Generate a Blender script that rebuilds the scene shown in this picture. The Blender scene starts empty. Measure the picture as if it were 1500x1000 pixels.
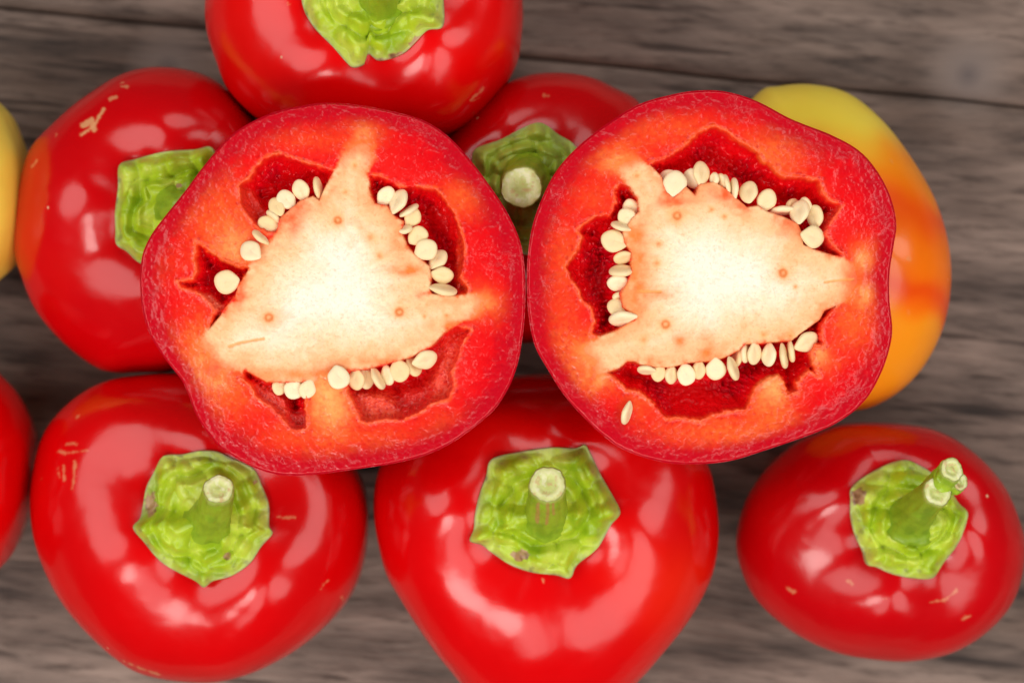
import bpy, math, random
import numpy as np
from mathutils import Vector, Matrix

# ------------------------------------------------------------------ camera, world, lamps, exposure
ZC = 0.085                       # height of the two cut faces above the table (m)
LENS = 70.0
FRAME_W = 0.2143                 # width of the view at the height of the cut faces (m)
SPX = FRAME_W / 1500.0
CAMZ = ZC + FRAME_W / 36.0 * LENS
scene = bpy.context.scene
COL = scene.collection

cam_data = bpy.data.cameras.new('camera')
cam_data.lens = LENS
cam_data.sensor_width = 36.0
cam_data.clip_start = 0.02
cam_data.clip_end = 50.0
cam_data.dof.use_dof = True
cam_data.dof.focus_distance = CAMZ - ZC + 0.004
cam_data.dof.aperture_fstop = 10.0
cam = bpy.data.objects.new('camera', cam_data)
cam.location = (0, 0, CAMZ)
cam.rotation_euler = (0, 0, 0)
COL.objects.link(cam)
scene.camera = cam

world = bpy.data.worlds.new('World')
scene.world = world
world.use_nodes = True
bg = world.node_tree.nodes['Background']
bg.inputs['Color'].default_value = (0.93, 0.96, 1.0, 1)
bg.inputs['Strength'].default_value = 0.05


def area_lamp(name, az, zen, dist, sx, sy, radiance, col=(1, 0.97, 0.93)):
    d = bpy.data.lights.new(name, 'AREA')
    d.shape = 'ELLIPSE'
    d.size = sx
    d.size_y = sy
    d.energy = radiance * sx * sy * math.pi
    d.color = col
    o = bpy.data.objects.new(name, d)
    a, z = math.radians(az), math.radians(zen)
    v = Vector((math.sin(z) * math.cos(a), math.sin(z) * math.sin(a), math.cos(z)))
    o.location = v * dist + Vector((0, 0, 0.06))
    o.rotation_euler = v.to_track_quat('Z', 'Y').to_euler()
    COL.objects.link(o)
    return o


# soft lamps added all round in place of sky, above the camera, with gaps
area_lamp('added_soft_lamp', 178, 45, 1.5, 1.15, 1.10, 2.7)
area_lamp('key_lamp', 236, 42, 1.4, 0.42, 0.50, 9.0, (1, 0.96, 0.90))  # small bright lamp, added for wet glints and shoulder highlights
area_lamp('added_soft_lamp', 262, 46, 1.4, 0.55, 0.90, 2.6)
area_lamp('added_soft_lamp', 306, 45, 1.4, 0.75, 1.05, 2.8)
area_lamp('added_soft_lamp', 6, 46, 1.5, 1.00, 1.05, 2.8)
area_lamp('added_soft_lamp', 84, 44, 1.5, 1.30, 0.85, 2.0)

scene.view_settings.view_transform = 'Standard'
scene.view_settings.look = 'None'
scene.view_settings.gamma = 1.0
scene.view_settings.exposure = -0.13
scene.view_settings.use_curve_mapping = False
scene.render.engine = 'CYCLES'
scene.cycles.use_denoising = True
scene.cycles.max_bounces = 8
scene.cycles.diffuse_bounces = 5
scene.cycles.sample_clamp_indirect = 6.0

# ------------------------------------------------------------------ helpers
random.seed(4)
RNG = np.random.default_rng(11)


def kz(z):
    return (CAMZ - z) / (CAMZ - ZC)


def W(px, py, z):
    k = kz(z)
    return (px - 750.0) * SPX * k, (500.0 - py) * SPX * k


def lin(rgb):
    c = np.array(rgb, float) / 255.0
    return np.where(c <= 0.04045, c / 12.92, ((c + 0.055) / 1.055) ** 2.4)


def sstep(a, b, x):
    t = np.clip((x - a) / (b - a), 0, 1)
    return t * t * (3 - 2 * t)


def mixc(a, b, w):
    return a + (b - a) * np.asarray(w)[..., None]


def _hash(ix, iy, iz, seed):
    n = (ix.astype(np.int64) * 374761393 + iy.astype(np.int64) * 668265263
         + iz.astype(np.int64) * 2147483647 + seed * 974711) & 0xffffffff
    n = ((n ^ (n >> 13)) * 1274126177) & 0xffffffff
    n = ((n ^ (n >> 16)) * 2246822519) & 0xffffffff
    return ((n ^ (n >> 15)) & 0xffff) / 65535.0


def vnoise(x, y, z=None, seed=0):
    """smooth value noise, about -1..1"""
    x = np.asarray(x, float); y = np.asarray(y, float)
    z = np.zeros_like(x) if z is None else np.asarray(z, float)
    ix, iy, iz = np.floor(x), np.floor(y), np.floor(z)
    fx, fy, fz = x - ix, y - iy, z - iz
    fx = fx * fx * fx * (fx * (fx * 6 - 15) + 10)
    fy = fy * fy * fy * (fy * (fy * 6 - 15) + 10)
    fz = fz * fz * fz * (fz * (fz * 6 - 15) + 10)
    r = 0
    for dx in (0, 1):
        for dy in (0, 1):
            for dz in (0, 1):
                w = (fx if dx else 1 - fx) * (fy if dy else 1 - fy) * (fz if dz else 1 - fz)
                r = r + w * _hash(ix + dx, iy + dy, iz + dz, seed)
    return r * 2 - 1


def fbm(x, y, z=None, seed=0, o=3):
    r, a, f = 0, 0.6, 1.0
    for i in range(o):
        r = r + a * vnoise(x * f, y * f, None if z is None else z * f, seed + i * 7)
        a *= 0.5
        f *= 2.03
    return r


def worley(x, y, seed=0):
    """distance to the nearest jittered point and that point's random value"""
    ix, iy = np.floor(x), np.floor(y)
    best = np.full(x.shape, 9.0); val = np.zeros(x.shape)
    for dx in (-1, 0, 1):
        for dy in (-1, 0, 1):
            cx, cy = ix + dx, iy + dy
            z0 = np.zeros_like(cx)
            jx = cx + 0.15 + 0.7 * _hash(cx, cy, z0, seed)
            jy = cy + 0.15 + 0.7 * _hash(cx, cy, z0 + 1, seed)
            d = np.hypot(x - jx, y - jy)
            m = d < best
            best = np.where(m, d, best)
            val = np.where(m, _hash(cx, cy, z0 + 2, seed), val)
    return best, val


def spline(pts, n=8):
    p = np.array(pts, float)
    a, b, c, d = np.roll(p, 1, 0), p, np.roll(p, -1, 0), np.roll(p, -2, 0)
    out = []
    for t in np.linspace(0, 1, n, endpoint=False):
        out.append(0.5 * (2 * b + (c - a) * t + (2 * a - 5 * b + 4 * c - d) * t * t
                          + (-a + 3 * b - 3 * c + d) * t ** 3))
    return np.stack(out, 1).reshape(-1, 2)


def polar(pts, c, phi):
    """radius of a star-shaped closed curve about c at the angles phi"""
    v = np.asarray(pts) - np.asarray(c)
    a = np.arctan2(v[:, 1], v[:, 0]) % (2 * math.pi)
    r = np.hypot(v[:, 0], v[:, 1])
    o = np.argsort(a)
    a, r = a[o], r[o]
    a = np.concatenate([a - 2 * math.pi, a, a + 2 * math.pi])
    r = np.concatenate([r, r, r])
    return np.interp(phi % (2 * math.pi), a, r)


def sdf(x, y, poly):
    """signed distance, negative inside"""
    p = np.asarray(poly, float)
    best = np.full(x.shape, 1e9)
    inside = np.zeros(x.shape, bool)
    for (x0, y0), (x1, y1) in zip(p, np.roll(p, -1, 0)):
        dx, dy = x1 - x0, y1 - y0
        L = dx * dx + dy * dy + 1e-12
        t = np.clip(((x - x0) * dx + (y - y0) * dy) / L, 0, 1)
        d = (x - x0 - t * dx) ** 2 + (y - y0 - t * dy) ** 2
        best = np.minimum(best, d)
        c = ((y0 > y) != (y1 > y))
        if abs(dy) > 1e-12:
            inside ^= c & (x < dx * (y - y0) / dy + x0)
    d = np.sqrt(best)
    return np.where(inside, -d, d)


def seg_dist(x, y, line):
    best = np.full(x.shape, 1e9)
    for (x0, y0), (x1, y1) in zip(line[:-1], line[1:]):
        dx, dy = x1 - x0, y1 - y0
        L = dx * dx + dy * dy + 1e-12
        t = np.clip(((x - x0) * dx + (y - y0) * dy) / L, 0, 1)
        best = np.minimum(best, (x - x0 - t * dx) ** 2 + (y - y0 - t * dy) ** 2)
    return np.sqrt(best)


def mesh(name, V, F, mat, parent=None, color=None, smooth=True, loc=None):
    me = bpy.data.meshes.new(name)
    V = np.asarray(V, float)
    F = [np.asarray(f, np.int64) for f in (F if isinstance(F, list) else [F]) if len(f)]
    nl = sum(f.size for f in F)
    npoly = sum(len(f) for f in F)
    me.vertices.add(len(V)); me.loops.add(nl); me.polygons.add(npoly)
    me.vertices.foreach_set('co', V.ravel().astype(np.float32))
    me.loops.foreach_set('vertex_index', np.concatenate([f.ravel() for f in F]).astype(np.int32))
    tot = np.concatenate([np.full(len(f), f.shape[1]) for f in F])
    start = np.concatenate([[0], np.cumsum(tot)[:-1]])
    me.polygons.foreach_set('loop_start', start.astype(np.int32))
    me.polygons.foreach_set('loop_total', tot.astype(np.int32))
    me.polygons.foreach_set('use_smooth', np.full(npoly, smooth))
    me.update(calc_edges=True)
    me.validate()
    if color is not None:
        at = me.color_attributes.new('tint', 'FLOAT_COLOR', 'POINT')
        c = np.ones((len(V), 4), np.float32)
        c[:, :color.shape[1]] = color
        at.data.foreach_set('color', c.ravel())
    if mat:
        me.materials.append(mat)
    o = bpy.data.objects.new(name, me)
    COL.objects.link(o)
    if parent:
        o.parent = parent
        o.matrix_parent_inverse = parent.matrix_world.inverted()
    return o


def grid_faces(nu, nv, wrap=True, flip=False):
    """rows nu, columns nv (columns wrap)"""
    i = np.arange(nu - 1)[:, None]
    j = np.arange(nv if wrap else nv - 1)[None, :]
    a = i * nv + j; b = i * nv + (j + 1) % nv
    c = (i + 1) * nv + (j + 1) % nv; d = (i + 1) * nv + j
    f = np.stack([a, d, c, b] if not flip else [a, b, c, d], -1).reshape(-1, 4)
    return f


def empty(name, loc, label, cat, group=None):
    o = bpy.data.objects.new(name, None)
    o.location = loc
    o.empty_display_size = 0.01
    COL.objects.link(o)
    o['label'] = label; o['category'] = cat
    if group:
        o['group'] = group
    bpy.context.view_layer.update()
    return o


# ------------------------------------------------------------------ materials
def new_mat(name):
    m = bpy.data.materials.new(name)
    m.use_nodes = True
    nt = m.node_tree
    return m, nt, nt.nodes['Principled BSDF']


def N(nt, t, **kw):
    n = nt.nodes.new(t)
    for k, v in kw.items():
        setattr(n, k, v)
    return n


def noise_node(nt, scale, detail=3, rough=0.55, vec=None, dist=0.0):
    n = N(nt, 'ShaderNodeTexNoise')
    n.inputs['Scale'].default_value = scale
    n.inputs['Detail'].default_value = detail
    n.inputs['Roughness'].default_value = rough
    n.inputs['Distortion'].default_value = dist
    if vec is not None:
        nt.links.new(vec, n.inputs['Vector'])
    return n


def ramp(nt, fac, a, b, ca=(0, 0, 0, 1), cb=(1, 1, 1, 1)):
    r = N(nt, 'ShaderNodeValToRGB')
    r.color_ramp.elements[0].position = a
    r.color_ramp.elements[1].position = b
    r.color_ramp.elements[0].color = ca
    r.color_ramp.elements[1].color = cb
    nt.links.new(fac, r.inputs['Fac'])
    return r


def mix(nt, a, b, fac, mode='MIX'):
    m = N(nt, 'ShaderNodeMix', data_type='RGBA', blend_type=mode)
    for s, v in ((m.inputs[6], a), (m.inputs[7], b), (m.inputs[0], fac)):
        if hasattr(v, 'is_linked'):
            nt.links.new(v, s)
        else:
            s.default_value = v
    return m.outputs[2]


def bump(nt, h, strength, dist, prev=None):
    b = N(nt, 'ShaderNodeBump')
    b.inputs['Strength'].default_value = strength
    b.inputs['Distance'].default_value = dist
    nt.links.new(h, b.inputs['Height'])
    if prev is not None:
        nt.links.new(prev, b.inputs['Normal'])
    return b.outputs['Normal']


def coords(nt):
    return N(nt, 'ShaderNodeTexCoord').outputs['Object']


def tint(nt):
    return N(nt, 'ShaderNodeVertexColor', layer_name='tint').outputs['Color']


def skin_material(name, var=(0.9, 0.75, 0.7, 1), rough=0.16):
    m, nt, p = new_mat(name)
    co = coords(nt)
    n1 = noise_node(nt, 55, 3, vec=co)
    base = mix(nt, tint(nt), var, ramp(nt, n1.outputs['Fac'], 0.35, 0.8).outputs['Color'], 'MULTIPLY')
    # pale corky pin-prick specks
    v = N(nt, 'ShaderNodeTexVoronoi', feature='F1')
    v.inputs['Scale'].default_value = 260
    nt.links.new(co, v.inputs['Vector'])
    near = ramp(nt, v.outputs['Distance'], 0.05, 0.13, (1, 1, 1, 1), (0, 0, 0, 1))
    sep = N(nt, 'ShaderNodeSeparateColor')
    nt.links.new(v.outputs['Color'], sep.inputs[0])
    rare = ramp(nt, sep.outputs[0], 0.982, 0.987)
    mul = N(nt, 'ShaderNodeMath', operation='MULTIPLY')
    nt.links.new(near.outputs['Color'], mul.inputs[0]); nt.links.new(rare.outputs['Color'], mul.inputs[1])
    base = mix(nt, base, (0.75, 0.42, 0.25, 1), mul.outputs[0])
    nt.links.new(base, p.inputs['Base Color'])
    n2 = noise_node(nt, 130, 4, vec=co)
    rr = N(nt, 'ShaderNodeMapRange')
    rr.inputs['To Min'].default_value = rough - 0.04
    rr.inputs['To Max'].default_value = rough + 0.09
    nt.links.new(n2.outputs['Fac'], rr.inputs['Value'])
    nt.links.new(rr.outputs[0], p.inputs['Roughness'])
    n3 = noise_node(nt, 90, 2, vec=co)
    n4 = noise_node(nt, 1500, 2, vec=co)
    nn = bump(nt, n3.outputs['Fac'], 0.07, 0.004)
    nn = bump(nt, n4.outputs['Fac'], 0.04, 0.0003, nn)
    nt.links.new(nn, p.inputs['Normal'])
    p.inputs['IOR'].default_value = 1.48
    p.inputs['Subsurface Weight'].default_value = 0.12
    p.inputs['Subsurface Radius'].default_value = (1.0, 0.15, 0.08)
    p.inputs['Subsurface Scale'].default_value = 0.003
    return m


def flesh_material():
    m, nt, p = new_mat('pepper_flesh')
    co = coords(nt)
    n0 = noise_node(nt, 900, 3, 0.6, vec=co)
    base = mix(nt, tint(nt), (0.90, 0.72, 0.72, 1), ramp(nt, n0.outputs['Fac'], 0.55, 0.78).outputs['Color'], 'MULTIPLY')
    nt.links.new(base, p.inputs['Base Color'])
    p.inputs['Roughness'].default_value = 0.24
    p.inputs['IOR'].default_value = 1.43
    p.inputs['Subsurface Weight'].default_value = 0.25
    p.inputs['Subsurface Radius'].default_value = (1.0, 0.22, 0.12)
    p.inputs['Subsurface Scale'].default_value = 0.0025
    # mostly smooth wet cut with scattered beads of juice and torn cells
    n1 = noise_node(nt, 1350, 3, 0.5, vec=co)
    n2 = noise_node(nt, 260, 3, 0.6, vec=co)
    n3 = noise_node(nt, 140, 2, 0.5, vec=co)
    beads = ramp(nt, n1.outputs['Fac'], 0.44, 0.84)
    beads.color_ramp.interpolation = 'EASE'
    where = ramp(nt, n3.outputs['Fac'], 0.46, 0.74)
    mb = N(nt, 'ShaderNodeMath', operation='MULTIPLY')
    nt.links.new(beads.outputs['Color'], mb.inputs[0]); nt.links.new(where.outputs['Color'], mb.inputs[1])
    nn = bump(nt, n2.outputs['Fac'], 0.40, 0.0014)
    nn = bump(nt, mb.outputs[0], 0.45, 0.00036, nn)
    nt.links.new(nn, p.inputs['Normal'])
    return m


def lining_material():
    m, nt, p = new_mat('wet_cavity_lining')
    co = coords(nt)
    nt.links.new(tint(nt), p.inputs['Base Color'])
    p.inputs['Roughness'].default_value = 0.13
    p.inputs['IOR'].default_value = 1.45
    p.inputs['Subsurface Weight'].default_value = 0.3
    p.inputs['Subsurface Radius'].default_value = (1.0, 0.15, 0.1)
    p.inputs['Subsurface Scale'].default_value = 0.003
    n1 = noise_node(nt, 900, 3, 0.6, vec=co)
    nt.links.new(bump(nt, n1.outputs['Fac'], 0.5, 0.0010), p.inputs['Normal'])
    return m


def core_material():
    m, nt, p = new_mat('pepper_core_pith')
    co = coords(nt)
    n0 = noise_node(nt, 1500, 2, 0.6, vec=co)
    base = mix(nt, tint(nt), (0.93, 0.80, 0.72, 1), ramp(nt, n0.outputs['Fac'], 0.55, 0.75).outputs['Color'], 'MULTIPLY')
    nt.links.new(base, p.inputs['Base Color'])
    p.inputs['Roughness'].default_value = 0.5
    p.inputs['Subsurface Weight'].default_value = 0.35
    p.inputs['Subsurface Radius'].default_value = (1.0, 0.6, 0.35)
    p.inputs['Subsurface Scale'].default_value = 0.002
    n1 = noise_node(nt, 1000, 4, 0.6, vec=co)
    nt.links.new(bump(nt, n1.outputs['Fac'], 0.3, 0.0004), p.inputs['Normal'])
    return m


def seed_material():
    m, nt, p = new_mat('pepper_seed')
    co = coords(nt)
    oi = N(nt, 'ShaderNodeObjectInfo')
    n0 = noise_node(nt, 500, 3, vec=co)
    a = mix(nt, (0.96, 0.81, 0.54, 1), (0.88, 0.66, 0.34, 1), oi.outputs['Random'])
    a = mix(nt, a, (0.93, 0.89, 0.82, 1), ramp(nt, n0.outputs['Fac'], 0.4, 0.8).outputs['Color'], 'MULTIPLY')
    nt.links.new(a, p.inputs['Base Color'])
    p.inputs['Roughness'].default_value = 0.42
    p.inputs['Subsurface Weight'].default_value = 0.25
    p.inputs['Subsurface Radius'].default_value = (1.0, 0.7, 0.35)
    p.inputs['Subsurface Scale'].default_value = 0.001
    n1 = noise_node(nt, 1400, 3, vec=co)
    nt.links.new(bump(nt, n1.outputs['Fac'], 0.25, 0.0002), p.inputs['Normal'])
    return m


def green_material():
    m, nt, p = new_mat('green_calyx')
    co = coords(nt)
    n0 = noise_node(nt, 420, 4, 0.6, vec=co)
    base = mix(nt, tint(nt), (0.80, 0.86, 0.66, 1), ramp(nt, n0.outputs['Fac'], 0.5, 0.75).outputs['Color'], 'MULTIPLY')
    nt.links.new(base, p.inputs['Base Color'])
    p.inputs['Roughness'].default_value = 0.36
    p.inputs['Subsurface Weight'].default_value = 0.15
    p.inputs['Subsurface Radius'].default_value = (0.6, 1.0, 0.1)
    p.inputs['Subsurface Scale'].default_value = 0.0012
    n1 = noise_node(nt, 500, 4, 0.6, vec=co)
    n2 = noise_node(nt, 2200, 2, vec=co)
    nn = bump(nt, n1.outputs['Fac'], 0.28, 0.0006)
    nn = bump(nt, n2.outputs['Fac'], 0.2, 0.0002, nn)
    nt.links.new(nn, p.inputs['Normal'])
    return m


def wood_material():
    m, nt, p = new_mat('weathered_wood')
    co = coords(nt)

    def mapped(sx, sy, off=0):
        mp = N(nt, 'ShaderNodeMapping')
        mp.inputs['Scale'].default_value = (sx, sy, 1)
        mp.inputs['Location'].default_value = (off, off * 1.7, 0)
        nt.links.new(co, mp.inputs['Vector'])
        return mp.outputs[0]
    # slow bending of the grain, as round knots
    warp = noise_node(nt, 9, 2, vec=co)
    vadd = N(nt, 'ShaderNodeVectorMath', operation='MULTIPLY_ADD')
    nt.links.new(warp.outputs['Color'], vadd.inputs[0])
    vadd.inputs[1].default_value = (0.0, 0.009, 0)
    nt.links.new(co, vadd.inputs[2])

    def wmapped(sx, sy):
        mp = N(nt, 'ShaderNodeMapping')
        mp.inputs['Scale'].default_value = (sx, sy, 1)
        nt.links.new(vadd.outputs[0], mp.inputs['Vector'])
        return mp.outputs[0]
    g1 = noise_node(nt, 1.0, 4, 0.6, vec=wmapped(20, 120))
    g2 = noise_node(nt, 1.0, 4, 0.65, vec=wmapped(70, 480))
    big = noise_node(nt, 12, 4, 0.6, vec=mapped(0.7, 1.6, 3))
    c = ramp(nt, g1.outputs['Fac'], 0.30, 0.68, (0.075, 0.049, 0.039, 1), (0.335, 0.243, 0.198, 1)).outputs['Color']
    c = mix(nt, c, (0.42, 0.38, 0.36, 1), ramp(nt, g2.outputs['Fac'], 0.50, 0.68).outputs['Color'], 'MULTIPLY')
    c = mix(nt, c, (0.50, 0.45, 0.42, 1), ramp(nt, big.outputs['Fac'], 0.38, 0.60, (1, 1, 1, 1), (0, 0, 0, 1)).outputs['Color'], 'MULTIPLY')
    g3 = noise_node(nt, 1.0, 3, 0.6, vec=wmapped(12, 190))
    c = mix(nt, c, (0.35, 0.31, 0.29, 1), ramp(nt, g3.outputs['Fac'], 0.60, 0.66).outputs['Color'], 'MULTIPLY')
    # knots
    for kx, ky, r in ((0.108, 0.078, 0.010), (-0.093, 0.060, 0.009)):
        s = N(nt, 'ShaderNodeVectorMath', operation='DISTANCE')
        nt.links.new(vadd.outputs[0], s.inputs[0])
        s.inputs[1].default_value = (kx, ky + 0.0045, 0)
        k = ramp(nt, s.outputs['Value'], r * 0.35, r * 1.3, (1, 1, 1, 1), (0, 0, 0, 1))
        c = mix(nt, c, (0.22, 0.165, 0.14, 1), k.outputs['Color'])
        k2 = ramp(nt, s.outputs['Value'], r * 0.15, r * 0.5, (1, 1, 1, 1), (0, 0, 0, 1))
        c = mix(nt, c, (0.11, 0.085, 0.08, 1), k2.outputs['Color'])
    nt.links.new(c, p.inputs['Base Color'])
    p.inputs['Roughness'].default_value = 0.75
    nn = bump(nt, g2.outputs['Fac'], 0.5, 0.001)
    nn = bump(nt, g1.outputs['Fac'], 0.4, 0.002, nn)
    nt.links.new(nn, p.inputs['Normal'])
    return m


M_RED = skin_material('red_pepper_skin')
M_YEL = skin_material('yellow_pepper_skin', (1, 0.95, 0.8, 1), 0.22)
M_FLESH = flesh_material()
M_CORE = core_material()
M_LINING = lining_material()
M_SEED = seed_material()
M_GREEN = green_material()
M_WOOD = wood_material()

# ------------------------------------------------------------------ table
table = bpy.data.objects.new('wooden_tabletop', None)
COL.objects.link(table)
table['kind'] = 'structure'
table['label'] = 'weathered grey-brown wooden tabletop of wide planks under the peppers'
bpy.context.view_layer.update()
TA = math.radians(-5.5)


def plank(y0, y1, z=0.0):
    x0, x1 = -0.42, 0.42
    nx, ny = 120, 12
    xs = np.linspace(x0, x1, nx)
    e = 0.004
    prof = [(y0, -0.02), (y0, -0.0016), (y0 + 0.0006, -0.0007), (y0 + 0.002, -0.0001)] + \
        [(y, 0.0) for y in np.linspace(y0 + e, y1 - e, ny)] + \
        [(y1 - 0.002, -0.0001), (y1 - 0.0006, -0.0007), (y1, -0.0016), (y1, -0.02)]
    V = []
    for i, (y, zz) in enumerate(prof):
        wob = 0.0005 * vnoise(xs * 40, np.full(nx, y0 * 90 if i < 6 else y1 * 90)) if (i < 4 or i >= len(prof) - 4) else 0
        V.append(np.stack([xs, y + wob + 0 * xs, z + zz + 0 * xs], 1))
    V = np.concatenate(V)
    return mesh('plank', V, grid_faces(len(prof), nx, False, True), M_WOOD, table)


for a, b in ((-0.30, -0.1045), (-0.1040, 0.0711), (0.0717, 0.25)):
    plank(a, b)
table.rotation_euler = (0, 0, TA)


# ------------------------------------------------------------------ whole peppers
RED = lin((220, 1, 5))
RED_OR = lin((236, 40, 12))
TAN = lin((226, 168, 118))


class Pepper:
    def __init__(s, name, label, cpx, sil, zt, zeq, mat, dip=0.006, dipw=0.30, n=2.3, tilt=(0, 0),
                 lobes=(4, 0.0, 0.0016), seed=1, nphi=460, ntop=130, group=None, cat='pepper',
                 color=None, scars=(), blobs=(), base=None):
        s.zt, s.zeq, s.dip, s.dipw, s.n, s.tilt, s.lobes, s.seed = zt, zeq, dip, dipw, n, tilt, lobes, seed
        s.c = np.array(W(cpx[0], cpx[1], zeq))
        # the calyx centre sits higher than the equator: place it by its own height
        s.c = np.array(W(cpx[0], cpx[1], zt - dip * 0.5))
        s.sil = np.array([W(x, y, zeq) for x, y in spline(sil)])
        s.rmean = float(np.hypot(*(s.sil - s.c).T).mean())
        s.root = empty(name, (float(s.sil[:, 0].mean()), float(s.sil[:, 1].mean()), 0.0), label, cat, group)
        phi = np.linspace(0, 2 * math.pi, nphi, endpoint=False)
        R = polar(s.sil, s.c, phi)
        th = np.concatenate([np.linspace(0.0, 1, ntop) ** 1.0 * math.pi / 2])
        q = np.sin(th)
        q[0] = 0.004
        X = s.c[0] + q[:, None] * R * np.cos(phi); Y = s.c[1] + q[:, None] * R * np.sin(phi)
        Z = s.top(X, Y)
        # underside: rings shrink towards a foot below the middle of the outline
        mid = s.sil.mean(0)
        nb = 46
        tb = np.linspace(0, 1, nb + 1)[1:] * math.pi / 2
        qb = np.cos(tb); qb[-1] = 0.004
        ring = np.stack([s.c[0] + R * np.cos(phi), s.c[1] + R * np.sin(phi)], -1)
        zb = zeq * (1 - np.sin(tb) ** 1.15)
        sh = 0.30 + 0.70 * qb ** 0.8
        XB = mid[0] + (ring[:, 0] - mid[0]) * (qb ** 0.72)[:, None]
        YB = mid[1] + (ring[:, 1] - mid[1]) * (qb ** 0.72)[:, None]
        ZB = np.broadcast_to(zb[:, None], XB.shape)
        V = np.stack([np.concatenate([X, XB]), np.concatenate([Y, YB]), np.concatenate([Z, ZB])], -1)
        nu = V.shape[0]
        V = V.reshape(-1, 3)
        # gentle unevenness of the wall
        nrm = V - np.array([mid[0], mid[1], zeq])
        nrm /= np.linalg.norm(nrm, axis=1)[:, None]
        dsp = 0.00055 * vnoise(V[:, 0] * 50 + seed * 9, V[:, 1] * 50, V[:, 2] * 50, seed) + 0.00008 * vnoise(V[:, 0] * 125 + seed * 9, V[:, 1] * 125, V[:, 2] * 125, seed + 3)
        V = V + nrm * (dsp * np.clip(V[:, 2] / 0.01, 0, 1))[:, None]
        F = [grid_faces(nu, nphi)]
        k = kz(V[:, 2])
        PX = 750 + V[:, 0] / (SPX * k); PY = 500 - V[:, 1] / (SPX * k)
        col = np.tile(RED if base is None else lin(base), (len(V), 1)) if color is None else color(V, PX, PY)
        if color is None:
            w = 0.12 * sstep(0.1, 0.7, fbm(V[:, 0] * 30 + seed, V[:, 1] * 30, V[:, 2] * 30, seed + 5))
            col = mixc(col, RED_OR, w)
        for bx, by, br, bw in blobs:
            col = mixc(col, RED_OR, bw * np.exp(-((PX - bx) ** 2 + (PY - by) ** 2) / br ** 2))
        up = np.concatenate([np.ones(X.size), np.zeros(XB.size)])
        for line, wd, st in scars:
            big_s = st > 0.94
            d = seg_dist(PX, PY, line) + (1.0 if big_s else 1.7) * vnoise(PX / 4.5, PY / 4.5, None, seed) + 0.6 * vnoise(PX / 2.2, PY / 2.2, None, seed + 1)
            wd = wd * (1 if big_s else 0.78)
            col = mixc(col, TAN, (0.9 if big_s else 0.62) * st * up * sstep(wd + 1.0, wd - 1.8, d))
        s.body = mesh('body', V, F, mat, s.root, col)

    def top(s, x, y):
        dx, dy = x - s.c[0], y - s.c[1]
        ph = np.arctan2(dy, dx)
        r = np.hypot(dx, dy)
        R = polar(s.sil, s.c, ph)
        q = np.clip(r / R, 0, 1)
        n = np.clip(s.n * (s.rmean / R) ** 1.3, 1.6, 3.4)
        cap = np.clip(1 - q ** n, 0, 1) ** (1 / n)
        k, p0, am = s.lobes
        lob = 1.1 * am * np.cos(k * ph + p0) + 0.5 * am * np.cos((k - 1) * ph + 2.1 * p0 + s.seed)
        z = s.zeq + (s.zt - s.zeq) * cap
        shoulder = np.exp(-((q - 0.55) / 0.28) ** 2)
        z = z + lob * shoulder
        z = z - s.dip * np.exp(-(q / s.dipw) ** 2) * (1 + 0.25 * np.cos(k * ph + p0 + 2.6))
        z = z + (dx * s.tilt[0] + dy * s.tilt[1]) * (1 - q ** 2.5)
        return z

    # ---- green cap
    def calyx(s, pts, cpx, tips, h=0.0022, ring=0.56, dome=0.0045, seed=3, scabs=(), rim=0.0007, dull=0.0):
        zc = float(s.top(np.array([s.c[0]]), np.array([s.c[1]]))[0]) + h
        P = np.array([W(x, y, zc) for x, y in spline(pts, 5)])
        c = np.array(W(cpx[0], cpx[1], zc))
        nphi, nr = 220, 72
        phi = np.linspace(0, 2 * math.pi, nphi, endpoint=False)
        R = polar(P, c, phi)
        rho = np.linspace(0.006, 1, nr)
        rr, pp = np.meshgrid(rho, phi, indexing='ij')
        X = c[0] + rr * R * np.cos(pp); Y = c[1] + rr * R * np.sin(pp)
        # irregular ring groove round the raised middle
        rw = rr + 0.05 * np.cos(2 * pp + seed) + 0.035 * np.cos(5 * pp + seed * 2.0)
        base = s.top(X, Y)
        flat = float(np.mean(s.top(c[0] + 0.9 * R * np.cos(phi), c[1] + 0.9 * R * np.sin(phi))))
        base = base * 0.45 + flat * 0.55
        H = (h + 0.0008) * (1 - 0.80 * sstep(0.70, 1.0, rr)) * np.ones_like(rr)
        H += dome * sstep(ring, 0.10, rw)
        H -= 0.0013 * np.exp(-((rw - ring - 0.02) / 0.06) ** 2)
        H += 0.0011 * np.exp(-((rw - ring + 0.12) / 0.07) ** 2)
        xs, ys = X * 1000 / 4.2, Y * 1000 / 4.2
        lump = vnoise(xs + seed, ys, None, seed) * 0.75 + vnoise(xs * 1.9, ys * 1.9 + seed, None, seed + 1) * 0.38
        lm = sstep(0.18, 0.5, rr) * sstep(1.02, 0.85, rr)
        wl, _ = worley(X * 1000 / 4.4 + 0.35 * lump + seed, Y * 1000 / 4.4 + seed * 1.7, seed)
        H += (0.0013 * lump + 0.0026 * (np.clip(1 - 1.5 * wl ** 2, 0, 1) - 0.45)) * lm
        bw = np.zeros_like(rr)
        for tx, ty in tips:
            tw = np.array(W(tx, ty, zc)) - c
            ta = math.atan2(tw[1], tw[0])
            da = np.angle(np.exp(1j * (pp - ta)))
            bw += np.exp(-(da / (0.13 + 0.12 * (1 - rr))) ** 2)
        H += 0.0010 * bw * sstep(0.5, 0.85, rr)
        Z = np.maximum(base + H, s.top(X, Y) + 0.0004)
        edge_z = s.top(X[-1], Y[-1])
        V = [np.stack([X, Y, Z], -1).reshape(-1, 3)]
        Xu = c[0] + (R * 1.003) * np.cos(phi); Yu = c[1] + (R * 1.003) * np.sin(phi)
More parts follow.
